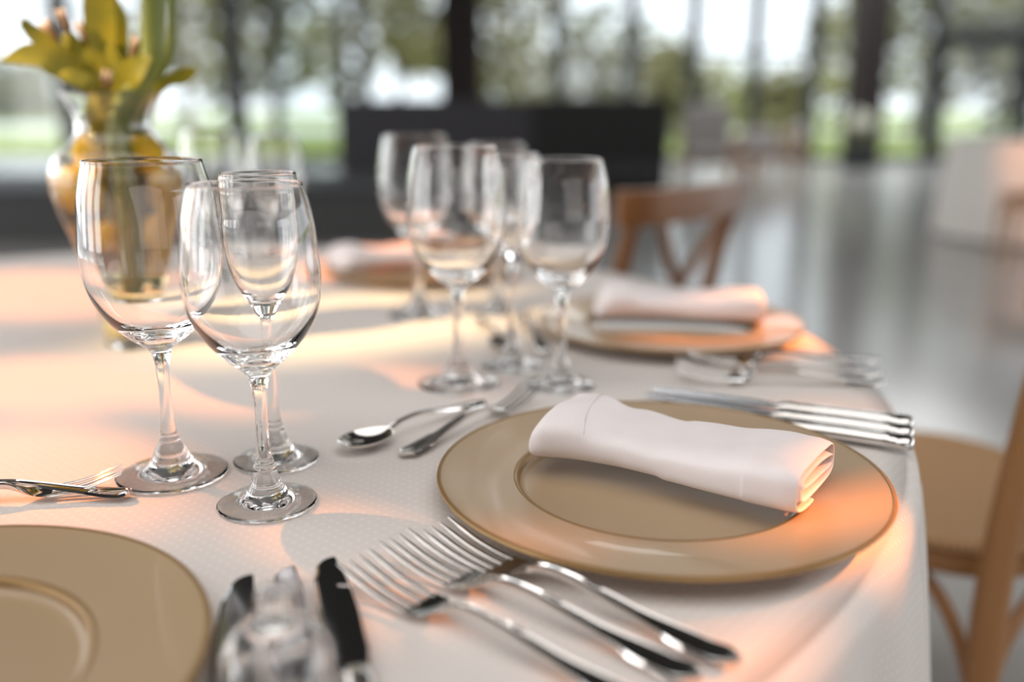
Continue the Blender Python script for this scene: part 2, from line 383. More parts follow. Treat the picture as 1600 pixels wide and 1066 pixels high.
# counter and stage
c = thing('bar_counter', (0, 10.6, 0)); tag(c, 'long low bar counter, charcoal left half and black right half, in front of the windows', 'counter')
KC = 10.6 / 1.032 / FPX
xa, xb, xc = (535 - 800) * KC, (830 - 800) * KC, (1040 - 800) * KC
MB().box(((xa + xb) / 2, 0, .54), (xb - xa, .7, 1.08), bev=.01).build('front_panel', charcoal, c, smooth=False)['label'] = 'charcoal left panel'
MB().box(((xb + xc) / 2 + .002, -.02, .76), (xc - xb - .004, .74, .66), bev=.01).build('front_panel', black, c, smooth=False)['label'] = 'black right panel'
MB().box(((xb + xc) / 2 + .01, 0, .34), (xc - xb - .03, .7, .175)).build('grey_shelf', grey_p, c, smooth=False)
MB().box(((xb + xc) / 2 + .01, 0, .125), (xc - xb - .03, .6, .25)).build('plinth', black, c, smooth=False)
s_ = thing('stage_platform', (0, 7.3, 0)); tag(s_, 'low dark grey stage platform across the left background behind the table', 'platform')
KS = 7.3 / 1.03 / FPX
MB().box((((-420 + 640) / 2 - 800) * KS, .5, .385), (1060 * KS, 1.6, .05), bev=.006).build('deck', grey_p, s_, smooth=False)
MB().box((((-420 + 640) / 2 - 800) * KS, .5, .18), (1054 * KS, 1.56, .36)).build('skirt', stage_m, s_, smooth=False)

# ============================================================ TABLES
def cloth_mesh(R0, top, folds, amp, seed, hem, nth=480):
    m = MB(); prof = []
    for k in range(26): prof.append((R0 * k / 25 * .985, 0.0, 0))
    rr = 0.022
    for k in range(1, 6):
        a = PI / 2 * k / 5; prof.append((R0 - rr + rr * math.sin(a), -rr + rr * math.cos(a), 0))
    nd = 26
    for k in range(1, nd + 1): prof.append((R0, -rr - (top - hem - rr) * k / nd, k / nd))
    uvs = []
    for i in range(nth):
        th = 2 * PI * i / nth
        for r, z, d in prof:
            if d > 0:
                ph = folds * th + 1.3 * math.sin(3 * th + seed) + 0.9 * math.sin(5 * th + 2 * seed)
                wv = (0.5 + 0.5 * math.sin(ph)) ** 1.3 + 0.25 * math.sin(2.3 * ph + seed)
                r2 = r + (amp * wv - amp * .15) * (d ** .6) + 0.03 * d
            else: r2 = r
            z2 = z
            if d == 0 and r < R0 * .98: z2 = 0.0006 * noise.noise(Vector((r * math.cos(th) * 6, r * math.sin(th) * 6, seed)))
            m.v.append((r2 * math.cos(th), r2 * math.sin(th), top + z2))
            s = r + (0 if d == 0 else (top - hem) * d); uvs.append((s * math.cos(th), s * math.sin(th)))
    P = len(prof)
    for i in range(nth):
        j = (i + 1) % nth
        for k in range(P - 1):
            if k == 0: m.f.append((i * P, i * P + 1, j * P + 1))
            else: m.f.append((i * P + k, i * P + k + 1, j * P + k + 1, j * P + k))
    return m, uvs
def build_cloth(name, m, uvs, mat, loc):
    import bmesh
    me = bpy.data.meshes.new(name); me.from_pydata(m.v, [], m.f); me.validate()
    ul = me.uv_layers.new(name='UVMap')
    for l in me.loops: ul.data[l.index].uv = uvs[l.vertex_index]
    bm = bmesh.new(); bm.from_mesh(me); bmesh.ops.remove_doubles(bm, verts=bm.verts, dist=1e-6); bmesh.ops.recalc_face_normals(bm, faces=bm.faces)
    for f in bm.faces: f.smooth = True
    bm.to_mesh(me); bm.free(); me.materials.append(mat)
    o = bpy.data.objects.new(name, me); COL.objects.link(o); o.location = loc
    md = o.modifiers.new('thickness', 'SOLIDIFY'); md.thickness = 0.0012; md.offset = -1
    return o
TC = Vector((-0.47, 1.0, 0)); TR = 0.855
def table_under(name, label, loc, rad, top):
    t = thing(name, loc); tag(t, label, 'table')
    MB().lathe([(0, top - .03), (rad - .01, top - .03), (rad, top - .025), (rad, top - .006), (rad - .01, top - .004), (0, top - .004)], 64).build('tabletop', wood_far, t)
    for k in range(4):
        a = PI / 4 + k * PI / 2; q = rad * .6
        MB().tube([(q * math.cos(a), q * math.sin(a), top - .03), (q * 1.08 * math.cos(a), q * 1.08 * math.sin(a), 0)], [.02, .016], 10).build('leg', frame_m, t)
    return t
table_under('round_table', 'round table hidden under the near white dotted cloth', (TC.x, TC.y, 0), TR - .016, TZ)
m, uvs = cloth_mesh(TR, TZ, 22, 0.050, 1.7, 0.012)
tcl = build_cloth('tablecloth', m, uvs, cloth, (TC.x, TC.y, 0))
tag(tcl, 'off-white dotted damask cloth draped over the large round foreground table', 'tablecloth')

FT = Vector((4.30, 7.35, 0))
table_under('round_table', 'round table under the far white cloth at the right', FT, .80, .75)
m, uvs = cloth_mesh(.83, .755, 26, 0.05, 0.4, 0.02, 260)
f2 = build_cloth('tablecloth', m, uvs, cloth_mat('plain_cloth', (0.78, 0.74, 0.69)), FT)
tag(f2, 'white floor-length cloth on the blurred far table at the right edge', 'tablecloth')

# ---------------- charger plates
CH = Vector((0, 0, 0))
def charger():
    t = thing('charger_plate', (0, 0, 0)); tag(t, '', 'plate', 'champagne charger plates')
    pr = [(0, .0045), (.0965, .0045), (.0995, .0052), (.1012, .0080), (.1024, .0112), (.1035, .0122), (.1055, .0126), (.13, .0148), (.155, .0172), (.1585, .0174)]
    un = [(.1585, .0146), (.15, .0132), (.12, .0100), (.106, .0062), (.102, .0008), (.099, 0.0), (.095, 0.0), (.09, .0014), (0, .0014)]
    MB().lathe(pr + un, 128).build('plate', charger_m, t, auto=60)
    ed = [(.1583, .0178), (.1598, .0180), (.1610, .0175), (.1615, .0160), (.1606, .0146), (.1583, .0143)]
    MB().lathe(ed + [ed[0]], 128).build('rim_edge', charger_edge, t)['label'] = 'gold-brown outer edge'
    MB().lathe([(.1010, .0083), (.1022, .0112), (.1034, .0126), (.1052, .0130), (.1060, .0127), (.1010, .0083)], 128).build('well_lip', charger_edge, t)['label'] = 'gold-brown lip round the sunken well'
    return t
chp = charger()
P1 = Vector((.107, .631, TZ + .0005)); P2 = Vector((.195, 1.122, TZ + .0005)); P3 = Vector((-.308, .378, TZ + .0005)); P4 = Vector((-.15, 1.53, TZ + .0005))
for p, lb in ((P1, 'champagne charger plate in sharp focus at the right, under the rolled white napkin'),
              (P2, 'champagne charger plate behind it at the table edge, under the second napkin'),
              (P3, 'champagne charger plate cut off by the lower left corner'),
              (P4, 'small blurred charger plate at the far side behind the glasses')):
    place(chp, USED, p, 0, lb)

# ---------------- napkins: cloth rolled flat into a bolster
def napkin(L=.205, W=.096, H=.040, seed=1, turns=2.35):
    n = 84; ns = 46; vs = []
    for i in range(ns):
        u = i / (ns - 1); x = (u - .5) * L
        # closed, tucked end on the left; open folded end on the right
        hw, hh = lerp_tab([(0, .34, .55), (.02, .43, .85), (.07, .49, 1.12), (.16, .47, 1.16), (.30, .45, .90), (.48, .47, .80), (.68, .49, .84), (.86, .50, .98), (.96, .50, .98), (1, .47, .90)], u)
        w0 = hw * W; h0 = hh * H / 2
        for j in range(n):
            s = j / (n - 1); a = -2 * PI * turns * s - PI / 2
            k = 1 - .16 * s
            p = 3.4 if u > .5 else 2.6
            ca, sa = math.cos(a), math.sin(a)
            yy = w0 * k * (1 - .28 * s * s) * math.copysign(abs(ca) ** (2 / p), ca)
            zz = h0 * (1 - .90 * s) * math.copysign(abs(sa) ** (2 / p), sa)
            nz = noise.noise(Vector((x * 28 + seed, yy * 24, seed * 3))) * .0026 + noise.noise(Vector((x * 9, yy * 40, seed))) * .0020
            lay = noise.noise(Vector((s * 5, u * 3, seed)))
            xx = x + .003 * lay * (1 if u > .9 else 0)
            if zz > 0: zz += nz
            # diagonal shaping: end cut on a slant, ends slightly kinked
            xx += yy * (.18 if u > .8 else .06)
            bend = .012 * math.sin(u * PI * 1.2 + .5)
            vs.append((xx, yy + bend, h0 + zz))
    mb = MB(); fs = []
    for i in range(ns - 1):
        for j in range(n - 1): fs.append((i * n + j, i * n + j + 1, (i + 1) * n + j + 1, (i + 1) * n + j))
    mb.add(vs, fs)
    # tucked left end: close it with a domed cap
    cx = sum(v[0] for v in vs[:36]) / 36 - .006; cy = sum(v[1] for v in vs[:36]) / 36; cz = H * .2
    o = len(mb.v); mb.v.append((cx, cy, cz))
    for j in range(36): mb.f.append((o, j + 1, j))
    t = thing('napkin', (0, 0, 0)); tag(t, '', 'napkin', 'rolled white napkins')
    b = mb.build('folded_cloth', napk, t, auto=0)
    md = b.modifiers.new('thickness', 'SOLIDIFY'); md.thickness = .0014; md.offset = -1
    md = b.modifiers.new('subdivision', 'SUBSURF'); md.levels = 1; md.render_levels = 1
    # hem: a fine stitched ridge crossing the left part
    pts = []
    iu = int(.20 * ns)
    row = [Vector(v) for v in vs]
    for k in range(26):
        q = k / 25; i = int((.135 + .10 * q) * (ns - 1)); a = .15 + q * 2.7
        # choose the outer-layer vertex with matching angle
        best = min(range(0, 36), key=lambda j: abs((-2 * PI * turns * j / (n - 1) - PI / 2) % (2 * PI) - a))
        v0 = row[i * n + best]; pts.append(v0 + Vector((0, 0, .0004)))
    MB().tube(smooth_path(pts[::6], 10), .0004, 6).build('hem', napk_hem, t)
    return t
nk = napkin()
def put(proto, loc, rz, lb, sc=1.0):
    o = place(proto, USED, loc, rz, lb); return o
put(nk, Vector((.118, .637, TZ + .0145)), R(-24), 'white rolled napkin in sharp focus on the nearest right charger')
put(nk, Vector((.210, 1.148, TZ + .0150)), R(2), 'blurred white rolled napkin on the second charger at the table edge')
put(nk, Vector((-.470, .468, TZ + .0125)), R(-72), 'white napkin just peeking in at the left edge of the photo')
put(nk, Vector((-.20, 1.53, TZ + .0165)), R(40), 'far napkin lit warm orange behind the tall glasses')

# ---------------- glasses
def spl(tab, n=6):
    P = smooth_path([(r, 0, z) for r, z in tab], n); return [(max(p.x, 0), p.z) for p in P]
def stemware(name, H, foot, rim, bulge, zj, zb, stem=.0043, wall=.0011, zring=.028):
    # outer profile
    out = [(0, .0030), (foot * .3, .0024), (foot * .7, .0008), (foot * .97, .0002), (foot, .0010), (foot * .985, .0020), (foot * .8, .0030), (foot * .60, .0046), (foot * .46, .0080), (foot * .36, .0130), (foot * .255, zring - .006),
           (stem * 1.75, zring - .001), (stem * 1.85, zring + .001), (stem * 1.55, zring + .0025)]
    st = [(stem * 1.5, zring + .003), (stem * 1.15, zring + .015), (stem, zring + .032), (stem * 1.05, zj - .022), (stem * 1.4, zj - .008), (stem * 2.2, zj), (bulge * .42, zj + .0085)]
    bo = [(bulge * .42, zj + .0085), (bulge * .72, zj + .024), (bulge * .93, zj + (zb - zj) * .66), (bulge, zb), (bulge * .985, zb + (H - zb) * .28), ((bulge + rim) / 2 + .001, zb + (H - zb) * .66), (rim, H - .0015)]
    o_ = spl(out, 3) + spl(st, 5)[1:] + spl(bo, 8)[1:]
    inn = [(rim - wall, H - .0015), ((bulge + rim) / 2 + .001 - wall, zb + (H - zb) * .66), (bulge * .985 - wall, zb + (H - zb) * .28), (bulge - wall, zb), (bulge * .93 - wall * 1.1, zj + (zb - zj) * .66 + .001), (bulge * .70 - wall * 1.5, zj + .0258), (bulge * .36, zj + .0150), (bulge * .16, zj + .0118), (0, zj + .0112)]
    i_ = spl(inn, 8)
    lip = [(rim - wall * .2, H - .0002), (rim - wall * .8, H - .0002)]
    prof = o_ + lip + i_
    t = thing(name, (0, 0, 0)); tag(t, '', 'glass', 'clear stemmed wine glasses')
    # one fused solid of glass: foot, stem and bowl
    MB().lathe(prof, 72).build('bowl_and_stem', glass, t, auto=75)
    return t
GA = stemware('wine_glass', .237, .041, .0402, .0485, .100, .168)
GB = stemware('wine_glass', .225, .0345, .0372, .0455, .097, .160)
GF = stemware('champagne_flute', .226, .0330, .0278, .0288, .1175, .184, stem=.0040)
for pr, px, py, lb in (
    (GA, 270, 742, 'large clear wine glass in focus at the left, standing in front of the vase'),
    (GB, 418, 788, 'clear wine glass nearest the camera, in front of the narrow glass'),
    (GF, 432, 720, 'narrow clear glass standing right behind the nearest wine glass'),
    (GA, 717, 600, 'wide soft-focus wine glass left in the middle cluster, above the spoon'),
    (GB, 876, 603, 'soft-focus wine glass at the right of the middle cluster beside the dessert fork'),
    (GF, 800, 572, 'slim soft-focus glass between the two wine glasses of the middle cluster'),
    (GA, 655, 492, 'blurred wine glass furthest left in the row behind the middle cluster'),
    (GB, 777, 487, 'blurred wine glass showing only its rim behind the middle cluster'),
    (GA, 345, 436, 'very blurred wine glass at the far side right of the vase'),
    (GB, 440, 430, 'very blurred glass at the far side above the rim of the narrow glass')):
    pos = at(px, py); pos.z = TZ + .0008
    place(pr, USED, pos, 0, lb)
for k, (dx, dy) in enumerate(((-.14, -.35), (.02, -.28), (.17, -.36))):
    o = dup(GB if k != 1 else GF); o.location = (FT.x + dx, FT.y + dy, .756)
    o['label'] = ('left', 'middle', 'right')[k] + ' one of the tiny blurred glasses on the far table at the right edge'
    o['group'] = 'glasses on the far table'

# small bell-shaped glass cover
bl = thing('glass_bell', at(430, 1066)); bl.location = (-.1105, .386, TZ + .0168); bl.scale = (.80, .80, .68)
tag(bl, 'clear bell-shaped glass with stub handle lying over the knife handles at the bottom edge', 'glass')
bo = spl([(.0345, 0), (.0335, .006), (.030, .018), (.024, .0285), (.014, .0350), (.0085, .0385), (.0072, .043), (.0085, .052), (.0088, .060), (.005, .0635), (0, .064)], 5)
bi = spl([(0, .031), (.010, .0300), (.0215, .0262), (.028, .0172), (.0318, .006), (.0328, 0)], 5)
MB().lathe(bo + bi + [bo[0]], 64).build('glass_cover', glass, bl, auto=75)

# ---------------- cutlery
def fork(L, name, cat, group, hw=.0125):
    # lies along +x, tines at x=0, handle end at x=L
    t = thing(name, (0, 0, 0)); tag(t, '', cat, group)
    zt = [(0, .0135), (.12, .0060), (.24, .0028), (.32, .0042), (.40, .0115), (.52, .0125), (.75, .0062), (.92, .0030), (1.0, .0042)]
    wt = [(0, hw), (.25, hw), (.30, hw * .96), (.36, hw * .42), (.40, .0030), (.48, .0028), (.68, .0045), (.88, .0088), (.96, .0092), (1.0, .0030)]
    tt = [(0, .0012), (.3, .0016), (.38, .0034), (.5, .0030), (1, .0020)]
    z = lambda u: cr_tab(zt, u)
    wd = lambda u: lerp_tab(wt, u)[0]
    th = lambda u: lerp_tab(tt, u)[0]
    def sec(u, rid):
        w_, h_ = wd(u), th(u) / 2
        if rid: return [(-w_, 0), (-w_ * .9, h_ * 1.5), (-w_ * .72, h_ * .7), (-w_ * .35, h_ * 1.1), (0, h_ * 1.35), (w_ * .35, h_ * 1.1), (w_ * .72, h_ * .7), (w_ * .9, h_ * 1.5), (w_, 0), (w_ * .75, -h_), (0, -h_ * 1.2), (-w_ * .75, -h_)]
        cup = .0018 * min(1, w_ / hw)
        return [(-w_, cup), (-w_ * .6, h_ + cup * .3), (0, h_), (w_ * .6, h_ + cup * .3), (w_, cup), (w_ * .6, -h_ + cup * .3), (0, -h_), (-w_ * .6, -h_ + cup * .3)]
    us = [.375 + .625 * i / 40 for i in range(41)]
    us[-1] = 1.0
    MB().sweep([(u * L, 0, z(u)) for u in us], [sec(u, True) for u in us]).build('handle', steel, t, auto=80)
    us = [.255 + .125 * i / 12 for i in range(13)]
    MB().sweep([(u * L, 0, z(u)) for u in us], [sec(u, False) for u in us]).build('head', steel, t, auto=80)
    for k in range(4):
        y0 = (k - 1.5) * hw * .56
        us = [.265 * i / 14 for i in range(15)]; pts = []; ss = []
        for u in us:
            pts.append((u * L, y0 * (1 + .08 * (1 - u / .265)), z(u) + (.0010 if k in (0, 3) else 0)))
            a = hw * .165 * (.45 + .55 * min(1, u / .05)); b = .0010 * (.5 + .5 * min(1, u / .05))
            ss.append([(a * math.cos(q * PI / 4 + PI / 8), b * math.sin(q * PI / 4 + PI / 8)) for q in range(8)])
        MB().sweep(pts, ss).build('tine', steel, t, auto=80)
    return t
def spoon(L):
    t = thing('dessert_spoon', (0, 0, 0)); tag(t, '', 'spoon', 'dessert spoons')
    m = MB(); n, k = 28, 10; top = []; a_, b_ = .0275, .0175
    vs = []; fs = []
    for side in (0, 1):
        for i in range(k + 1):
            r = i / k
            for j in range(n):
                th = 2 * PI * j / n
                x = a_ * r * math.cos(th); y = b_ * r * math.sin(th) * (1 - .12 * math.cos(th))
                dz = .0085 * (r ** 2.2 - 1) + (.0095)
                vs.append((x + a_, y, dz - (0 if side == 0 else .0011)))
    N = (k + 1) * n
    for sd in (0, 1):
        for i in range(k):
            for j in range(n): fs.append((sd * N + i * n + j, sd * N + i * n + (j + 1) % n, sd * N + (i + 1) * n + (j + 1) % n, sd * N + (i + 1) * n + j))
    for j in range(n): fs.append((k * n + j, k * n + (j + 1) % n, N + k * n + (j + 1) % n, N + k * n + j))
    m.add(vs, fs).build('bowl', steel, t, auto=80)
    zt = [(0, .0088), (.1, .0118), (.3, .0128), (.7, .0060), (.93, .0034), (1, .0045)]
    wt = [(0, .0036), (.08, .0026), (.3, .0028), (.65, .0045), (.88, .0078), (.96, .0080), (1, .0025)]
    us = [i / 36 for i in range(37)]; x0 = .0535
    sec = lambda w_, h_: [(-w_, 0), (-w_ * .85, h_ * 1.4), (-w_ * .6, h_ * .6), (0, h_ * 1.2), (w_ * .6, h_ * .6), (w_ * .85, h_ * 1.4), (w_, 0), (0, -h_ * 1.2)]
    MB().sweep([(x0 + u * (L - x0), 0, cr_tab(zt, u)) for u in us], [sec(lerp_tab(wt, u)[0], .0013) for u in us]).build('handle', steel, t, auto=80)
    return t
def knife(L=.236):
    # blade tip at x=0; lies flat on its side
    t = thing('table_knife', (0, 0, 0)); tag(t, '', 'knife', 'table knives')
    bt = [(0, .0052, .0010), (.012, -.0040, .0095), (.03, -.0080, .0110), (.06, -.0100, .0112), (.10, -.0095, .0095), (.118, -.0080, .0070), (.124, -.0050, .0050)]
    us = [.012 * (i / 12) ** 2 for i in range(12)] + [.012 + .112 * i / 24 for i in range(25)]
    ss = []; pts = []
    for x in us:
        lo, hi = lerp_tab(bt, x)[0], lerp_tab(bt, x)[1]
        if x < .012: q = x / .012; lo, hi = .0082 - .0122 * math.sqrt(1 - (1 - q) ** 2), .0082 + .0012 * math.sqrt(1 - (1 - q) ** 2) + .0001
        e = .0009
        ss.append([(-lo, .0002), (-lo - (hi - lo) * .10, e), (-hi, e), (-hi, -e), (-lo - (hi - lo) * .10, -e), (-lo, -.0002)])
        pts.append((x, 0, .0068))
    MB().sweep(pts, ss).build('blade', steel2, t, smooth=False)
    # collar with ridged bands
    def oval(w_, h_): return [(w_ * math.cos(2 * PI * q / 20), h_ * math.sin(2 * PI * q / 20)) for q in range(20)]
    cl = [(.118, .0055, .0020), (.121, .0068, .0040), (.1235, .0058, .0042), (.126, .0080, .0058), (.129, .0066, .0050), (.132, .0082, .0060), (.135, .0068, .0052), (.140, .0074, .0054)]
    MB().sweep([(x, 0, .0068) for x, a, b in cl], [oval(a, b) for x, a, b in cl]).build('collar', steel, t, auto=80)
    hd = [(.138, .0062, .0050), (.145, .0070, .0055), (.18, .0078, .0060), (.210, .0088, .0064), (.216, .0090, .0066), (.2175, .0080, .0058), (.2195, .0098, .0067), (.2215, .0084, .0060), (.224, .0104, .0068), (.228, .0106, .0068), (.232, .0098, .0064), (.235, .0070, .0046), (.236, .0020, .0016)]
    def fl(w_, h_, x):
        g = .10 if .146 < x < .214 else 0
        return [(w_ * math.cos(2 * PI * q / 24) * (1 - (g if q % 6 in (0, 3) else 0)), h_ * math.sin(2 * PI * q / 24) * (1 - (g if q % 6 in (0, 3) else 0))) for q in range(24)]
    MB().sweep([(x * L / .236, 0, .0068) for x, a, b in hd], [fl(a, b, x) for x, a, b in hd]).build('handle', steel, t, auto=80)
    return t
DF = fork(.212, 'dinner_fork', 'fork', 'dinner forks', .0132); SF = fork(.188, 'dessert_fork', 'fork', 'dessert forks', .0112); SP = spoon(.170); KN = knife()
def lay(proto, a, b, lb, h=.0012, group=None):
    """a = tip, b = a point toward the handle end, both on the table"""
    a = Vector(a); d = Vector(b) - a
    return place(proto, USED, (a.x, a.y, TZ + h), math.atan2(d.y, d.x), lb, group)
# forks left of the sharp charger
for (a, b, lb) in (((-.094, .501), (.072, .365), 'dinner fork nearest the knives in the blurred front trio'),
                   ((-.0735, .529), (.0915, .396), 'middle dinner fork of the blurred front trio'),
                   ((-.049, .546), (.112, .411), 'dinner fork beside the sharp charger, innermost of the front trio')):
    lay(DF, a, b, lb)
for (a, b, lb) in (((.165, .906), (.368, .893), 'dinner fork lowest of the blurred trio near the table edge'),
                   ((.172, .9345), (.378, .925), 'middle fork of the blurred trio near the table edge'),
                   ((.186, .9495), (.374, .962), 'dinner fork uppermost of the blurred trio near the table edge, beside the second charger')):
    lay(DF, a, b, lb, h=.0055 if 'uppermost' in lb else .0012, group='dinner forks by the second charger')
for k, lb in enumerate(('table knife furthest back of the three right of the sharp charger', 'middle table knife of the three right of the sharp charger', 'table knife closest to the sharp charger, its handle in front')):
    a = Vector((.133 - .0085 * k, .858 - .0212 * k)); lay(KN, (a.x, a.y), (a.x + .214, a.y - .100 - .004 * k), lb)
for k, (a, lb) in enumerate((((-.160, .490), 'dark-reflecting knife beside the lower left charger'), ((-.138, .500), 'bright-reflecting middle knife behind the glass bell stub'), ((-.116, .511), 'dark-reflecting knife on the right of the lower trio'))):
    lay(KN, a, (a[0] + .20 * (.24, .30, .335)[k], a[1] - .20 * .94), lb, group='knives at the bottom edge')
lay(SP, (-.137, .700), (-.030, .825), 'dessert spoon in front of the middle glasses, left of the dessert fork')
f_ = lay(SF, (.0196, .848), (-.0877, .694), 'dessert fork between the spoon and the sharp charger')
lay(SF, (-.286, .637), (-.336, .587), 'dessert fork at the left edge above the cut-off charger', group='cutlery above the left charger').rotation_euler[2] = math.atan2(-.045, -.13)
lay(SP, (-.443, .612), (-.275, .618), 'dessert spoon handle behind the left edge dessert fork', group='cutlery above the left charger')
lay(SP, (-.005, 1.01), (-.045, 1.18), 'dark blurred dessert spoon behind the slim middle glass', group='cutlery of the second charger')
lay(SF, (.012, 1.19), (.035, 1.02), 'dark blurred dessert fork left of the second charger', group='cutlery of the second charger')

# ---------------- vase with lemons, stems and fronds
VB = at(214, 538); VB.z = TZ + .0008
vs_ = thing('vase', VB); tag(vs_, 'clear curved glass vase with flared rim holding lemons and greenery, left background of the table', 'vase')
vo = spl([(.031, 0), (.0335, .004), (.0345, .02), (.040, .06), (.053, .115), (.0680, .160), (.0735, .190), (.068, .216), (.049, .234), (.0415, .246), (.042, .262), (.050, .280), (.0530, .286)], 6)
wl_ = .0028
vi = spl([(.0505, .2865), (.0475, .2805), (.0393, .263), (.0388, .246), (.0466, .233), (.065, .2145), (.0705, .190), (.0650, .160), (.0502, .115), (.0372, .06), (.0315, .020), (.028, .0125), (0, .011)], 6)
MB().lathe([(0, .0015), (.02, .0015), (.026, 0)] + vo + [(.0522, .2878)] + vi, 72).build('vase_body', glass, vs_, auto=75)
wi = [(r, z) for r, z in vi if z < .200][::-1]
wp = [(r + .0007 if r > .001 else 0, z - .0007) for r, z in wi]
wp = [(0, .0103)] + [p for p in wp if p[0] > .001] + [(.0700, .2000), (0, .2000)]
wa = MB().lathe(wp, 64).build('water', water, vs_, auto=60); wa['label'] = 'water filling the vase'
def lemon_mesh():
    n = 16; pr = []
    for k in range(n + 1):
        a = PI * k / n; r = .0215 * math.sin(a) ** .85 if 0 < k < n else 0
        pr.append((r, -.0265 * math.cos(a) * (1 + .08 * abs(math.cos(a)) ** 6)))
    t = thing('lemon', (0, 0, 0)); tag(t, '', 'lemon', 'lemons inside the vase')
    MB().lathe(pr, 28).build('peel', lemon_m, t)
    MB().lathe([(0, .0275), (.002, .0275), (.0024, .0295), (0, .030)], 10).build('stem_end', stem_m, t)
    return t
LM = lemon_mesh()
spots_ = []
for n_, rr_, zz_, ph_ in ((6, .0405, .181, .3), (4, .0265, .136, .0), (2, .0195, .090, .9), (5, .028, .219, .5)):
    for q in range(n_):
        a = ph_ + 2 * PI * q / n_
        if math.sin(a) < -.2 and abs(rr_ * math.cos(a) - .010) < .031: continue      # room for the thick stalk
        spots_.append((rr_ * math.cos(a), rr_ * math.sin(a), zz_ + .004 * (q % 2), .25 + .2 * (q % 3) if zz_ < .2 else 1.2, a))
nm_ = ('widest part', 'middle', 'narrow lower part', 'shoulder')
sd_ = ('right side', 'back right', 'back left', 'left side', 'front left', 'front right')
for k, (dx, dy, dz, rx, rz) in enumerate(spots_):
    o = LM if k == 0 else dup(LM)
    o.location = VB + Vector((dx, dy, dz)); o.rotation_euler = (rx, .3 * k, rz)
    ly = 3 if dz > .21 else 0 if dz > .17 else 1 if dz > .12 else 2
    o['label'] = 'yellow lemon inside the vase at its %s, towards the %s' % (nm_[ly], sd_[int(((math.atan2(dy, dx) + 2 * PI + .1) % (2 * PI)) / (PI / 3)) % 6])
# broad amber leaf curled round the back of the vase's inside
t = thing('leaf_lining', VB); tag(t, 'broad amber leaf curled round the inside of the clear vase behind the lemons', 'leaf')
wall_ = [(r__ - .0020, z__) for r__, z__ in vi if .072 < z__ < .205]
m = MB(); nt_ = 40
for layer in (0, .0011):
    for i in range(nt_ + 1):
        a = R(-35) + R(250) * i / nt_
        for r__, z__ in wall_: m.v.append(((r__ - layer) * math.cos(a), (r__ - layer) * math.sin(a), z__ + .006 * math.sin(3 * a)))
W_ = len(wall_); O_ = (nt_ + 1) * W_
for l_ in (0, O_):
    for i in range(nt_):
        for q in range(W_ - 1): m.f.append((l_ + i * W_ + q, l_ + (i + 1) * W_ + q, l_ + (i + 1) * W_ + q + 1, l_ + i * W_ + q + 1))
for i in range(nt_):
    for q in (0, W_ - 1): m.f.append((i * W_ + q, (i + 1) * W_ + q, O_ + (i + 1) * W_ + q, O_ + i * W_ + q))
for q in range(W_ - 1):
    for i in (0, nt_): m.f.append((i * W_ + q, i * W_ + q + 1, O_ + i * W_ + q + 1, O_ + i * W_ + q))
m.build('blade', amber_m, t, auto=60)
def frond(label, pts, w, lobes=(), thick=.0016, fold=.25, group='green fronds in the vase'):
    """flat leathery frond: blade along a path, with forked lobes; a stalk that reaches into the vase"""
    t = thing('frond', VB); tag(t, label, 'leaf', group)
    def blade(ps, ww):
        P = smooth_path(ps, 6); N = len(P); ss = []
        for i in range(N):
            u = i / (N - 1); q = lerp_tab(ww, u)[0]
            ss.append([(-q, fold * q), (-q * .5, fold * .35 * q + thick / 2), (0, thick), (q * .5, fold * .35 * q + thick / 2), (q, fold * q), (q * .5, fold * .35 * q - thick / 2), (0, -thick), (-q * .5, fold * .35 * q - thick / 2)])
        return P, ss
    m = MB(); P, ss = blade(pts, w); m.sweep(P, ss, up=(0.15, -1, .25))
    for lp, lw in lobes:
        P, ss = blade(lp, lw); m.sweep(P, ss, up=(0.15, -1, .25))
    m.build('blade', frond_m, t, auto=80)
    return t
W1 = [(0, .004), (.3, .009), (.6, .017), (.8, .012), (1, .002)]
def q_(px, py, dy=0.0):
    # point over the vase plane: offset from the vase base, seen at that photo position
    y = VB.y + dy; v = (py - 533) / FPX; F = math.cos(PITCH) - math.sin(PITCH) * v; D = math.sin(PITCH) + math.cos(PITCH) * v
    t = y / F; return Vector(((px - 800) / FPX * t - VB.x, dy, CAMH - D * t))
ins = Vector((0, 0, .150))
nck = lambda dx, dy: Vector((dx, dy, .254))
frond('long forked frond reaching to the left edge of the photo', [ins, nck(-.012, -.01), q_(150, 140, -.02), q_(90, 98, -.04), q_(50, 88, -.05), q_(2, 97, -.06)], W1,
      [([q_(110, 105, -.03), q_(75, 72, -.035), q_(48, 48, -.04), q_(34, 32, -.045)], [(0, .008), (.5, .009), (.85, .006), (1, .0015)])])
frond('upright frond cut by the top edge, above the middle of the vase', [ins + Vector((.004, 0, 0)), nck(-.004, .0), q_(165, 120, 0), q_(160, 60, .0), q_(155, 0, .0), q_(150, -60, .0)], [(0, .004), (.35, .009), (.7, .017), (1, .013)])
frond('mid-length frond leaning left under the bronze buds', [ins + Vector((-.005, .01, 0)), nck(-.010, .012), q_(160, 130, .01), q_(128, 85, .0), q_(112, 52, -.01)], [(0, .004), (.4, .01), (.7, .014), (1, .003)],
      [([q_(140, 100, .0), q_(140, 60, .0), q_(132, 28, .0)], [(0, .009), (.6, .006), (1, .0015)])])
frond('short pointed frond right of centre above the vase rim', [ins + Vector((.006, -.01, 0)), nck(.006, -.012), q_(195, 135, -.03), q_(212, 110, -.035), q_(238, 92, -.04)], [(0, .004), (.45, .012), (.75, .014), (1, .002)],
      [([q_(195, 130, -.03), q_(178, 95, -.03), q_(172, 66, -.03)], [(0, .009), (.6, .007), (1, .0015)])])
